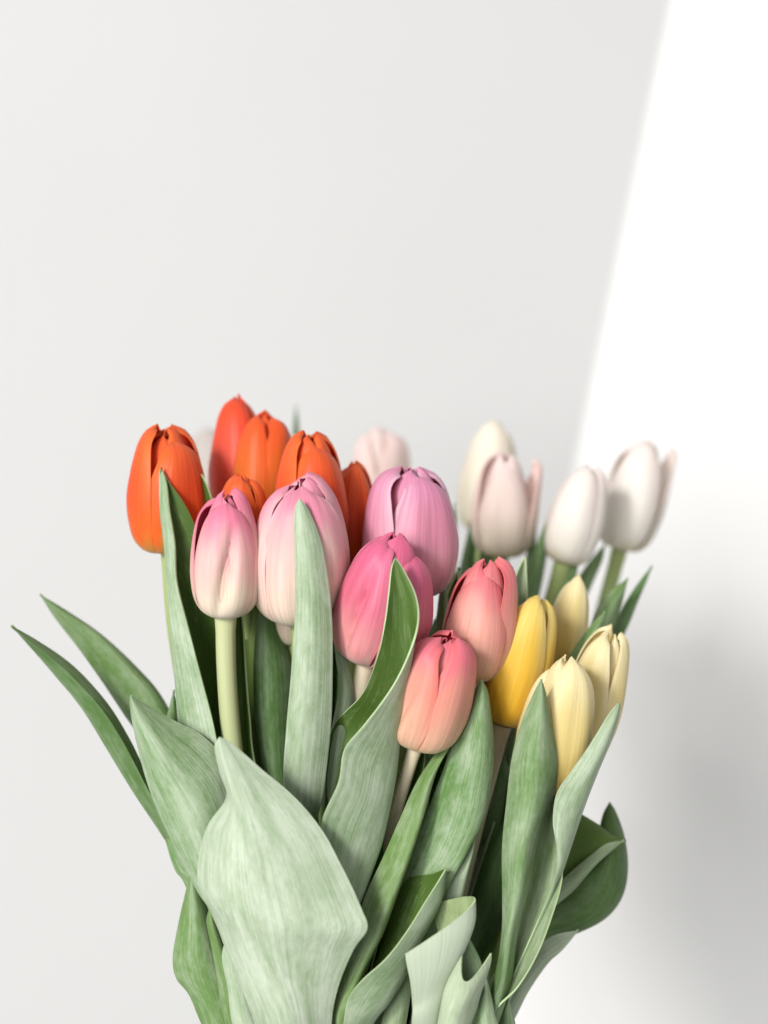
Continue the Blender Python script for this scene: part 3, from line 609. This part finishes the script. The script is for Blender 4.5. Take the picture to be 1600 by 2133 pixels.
leaf('W4', [(1145, 1068, 13.98), (1124, 1118, 1143, 1112, 13.92, 0.2), (1104, 1176, 1136, 1176, 13.79, 0.35), (1086, 1250, 1122, 1250, 13.67, 0.4), (1060, 1350, 1100, 1350, 13.36, 0.4), (960, 1800, 1000, 1800, 11, 0.4)], wax=-.25)
leaf('W3', [(1120, 1066, 15.53), (1104, 1110, 1118, 1110, 15.53, 0.15), (1092, 1180, 1116, 1180, 15.28, 0.3), (1074, 1260, 1105, 1260, 14.91, 0.3), (1020, 1500, 1060, 1500, 13.67, 0.4), (940, 1800, 980, 1800, 11.81, 0.4)], wax=-.3)
leaf('P5', [(1093, 1162, 5.6), (1076, 1200, 5.4, 1090, 1200, 5.8, 1094, 1196, 5.4), (1068, 1250, 5.3, 1090, 1252, 5.9, 1096, 1250, 5.4), (1058, 1340, 5.3, 1080, 1340, 6, 1094, 1340, 5.5), (1020, 1600, 5, 1040, 1600, 5.6, 1060, 1600, 5.2), (930, 1900, 4, 950, 1900, 4.6, 970, 1900, 4.2)], wax=.4, flip=False)
leaf('W4', [(1210, 1130, 14.29), (1180, 1176, 1206, 1172, 14.17, 0.2), (1162, 1226, 1196, 1226, 13.98, 0.3), (1138, 1290, 1176, 1290, 13.67, 0.4), (1090, 1420, 1130, 1420, 13.05, 0.4), (980, 1800, 1020, 1800, 11, 0.4)], wax=-.15, warm=.2)
leaf('W5', [(1262, 1130, 16.77), (1226, 1170, 1256, 1166, 16.52, 0.2), (1196, 1216, 1236, 1212, 16.15, 0.3), (1160, 1280, 1206, 1280, 15.53, 0.4), (1100, 1420, 1140, 1420, 14.29, 0.4), (990, 1800, 1030, 1800, 11.81, 0.4)], wax=-.15, warm=.2)
leaf('W5', [(1359, 1178, 11), (1334, 1208, 10.8, 1344, 1214, 10.5, 1350, 1202, 10.9), (1300, 1258, 10.4, 1318, 1266, 10, 1330, 1252, 10.6), (1274, 1308, 10, 1296, 1316, 9.5, 1306, 1310, 10.2), (1230, 1380, 9.4, 1254, 1390, 8.9, 1266, 1390, 9.6), (1120, 1620, 8, 1150, 1620, 7.5, 1170, 1620, 8.2), (980, 1900, 7, 1010, 1900, 6.6, 1040, 1900, 7.2)], wax=-.38, label='dark sharp leaf pointing up and outwards')
leaf('Y2', [(1309, 1203, 9), (1280, 1226, 8.9, 1292, 1236, 8.5, 1304, 1224, 9), (1246, 1262, 8.7, 1268, 1276, 8.2, 1294, 1264, 8.9), (1226, 1310, 8.4, 1252, 1320, 7.9, 1274, 1318, 8.6), (1190, 1380, 8, 1220, 1390, 7.5, 1244, 1390, 8.2), (1110, 1620, 7, 1140, 1620, 6.5, 1160, 1620, 7.2), (980, 1900, 6, 1000, 1900, 5.6, 1030, 1900, 6.2)], wax=-.2, warm=.2)
leaf('Y2', [(1260, 1274, 5.8), (1236, 1296, 5.7, 1248, 1302, 5.4, 1258, 1290, 5.8), (1208, 1332, 5.6, 1226, 1340, 5.2, 1240, 1326, 5.7), (1180, 1380, 5.5, 1204, 1390, 5.1, 1214, 1370, 5.6), (1140, 1470, 5.4, 1170, 1480, 5.0, 1180, 1460, 5.6), (1060, 1700, 5, 1090, 1700, 4.6, 1110, 1700, 5.2), (960, 1950, 4.6, 980, 1950, 4.2, 1000, 1950, 4.8)], wax=-.05, warm=.1)
leaf('W1', [(617, 846, 22.97), (612, 880, 622, 880, 22.97, 0.1), (610, 940, 626, 940, 22.97, 0.2), (612, 1100, 640, 1100, 22.35, 0.3), (640, 1500, 680, 1500, 18.01, 0.4), (690, 1900, 730, 1900, 13.05, 0.4)], wax=-.6)

# leaves deep inside the bunch, shade of the gaps put into their darker green
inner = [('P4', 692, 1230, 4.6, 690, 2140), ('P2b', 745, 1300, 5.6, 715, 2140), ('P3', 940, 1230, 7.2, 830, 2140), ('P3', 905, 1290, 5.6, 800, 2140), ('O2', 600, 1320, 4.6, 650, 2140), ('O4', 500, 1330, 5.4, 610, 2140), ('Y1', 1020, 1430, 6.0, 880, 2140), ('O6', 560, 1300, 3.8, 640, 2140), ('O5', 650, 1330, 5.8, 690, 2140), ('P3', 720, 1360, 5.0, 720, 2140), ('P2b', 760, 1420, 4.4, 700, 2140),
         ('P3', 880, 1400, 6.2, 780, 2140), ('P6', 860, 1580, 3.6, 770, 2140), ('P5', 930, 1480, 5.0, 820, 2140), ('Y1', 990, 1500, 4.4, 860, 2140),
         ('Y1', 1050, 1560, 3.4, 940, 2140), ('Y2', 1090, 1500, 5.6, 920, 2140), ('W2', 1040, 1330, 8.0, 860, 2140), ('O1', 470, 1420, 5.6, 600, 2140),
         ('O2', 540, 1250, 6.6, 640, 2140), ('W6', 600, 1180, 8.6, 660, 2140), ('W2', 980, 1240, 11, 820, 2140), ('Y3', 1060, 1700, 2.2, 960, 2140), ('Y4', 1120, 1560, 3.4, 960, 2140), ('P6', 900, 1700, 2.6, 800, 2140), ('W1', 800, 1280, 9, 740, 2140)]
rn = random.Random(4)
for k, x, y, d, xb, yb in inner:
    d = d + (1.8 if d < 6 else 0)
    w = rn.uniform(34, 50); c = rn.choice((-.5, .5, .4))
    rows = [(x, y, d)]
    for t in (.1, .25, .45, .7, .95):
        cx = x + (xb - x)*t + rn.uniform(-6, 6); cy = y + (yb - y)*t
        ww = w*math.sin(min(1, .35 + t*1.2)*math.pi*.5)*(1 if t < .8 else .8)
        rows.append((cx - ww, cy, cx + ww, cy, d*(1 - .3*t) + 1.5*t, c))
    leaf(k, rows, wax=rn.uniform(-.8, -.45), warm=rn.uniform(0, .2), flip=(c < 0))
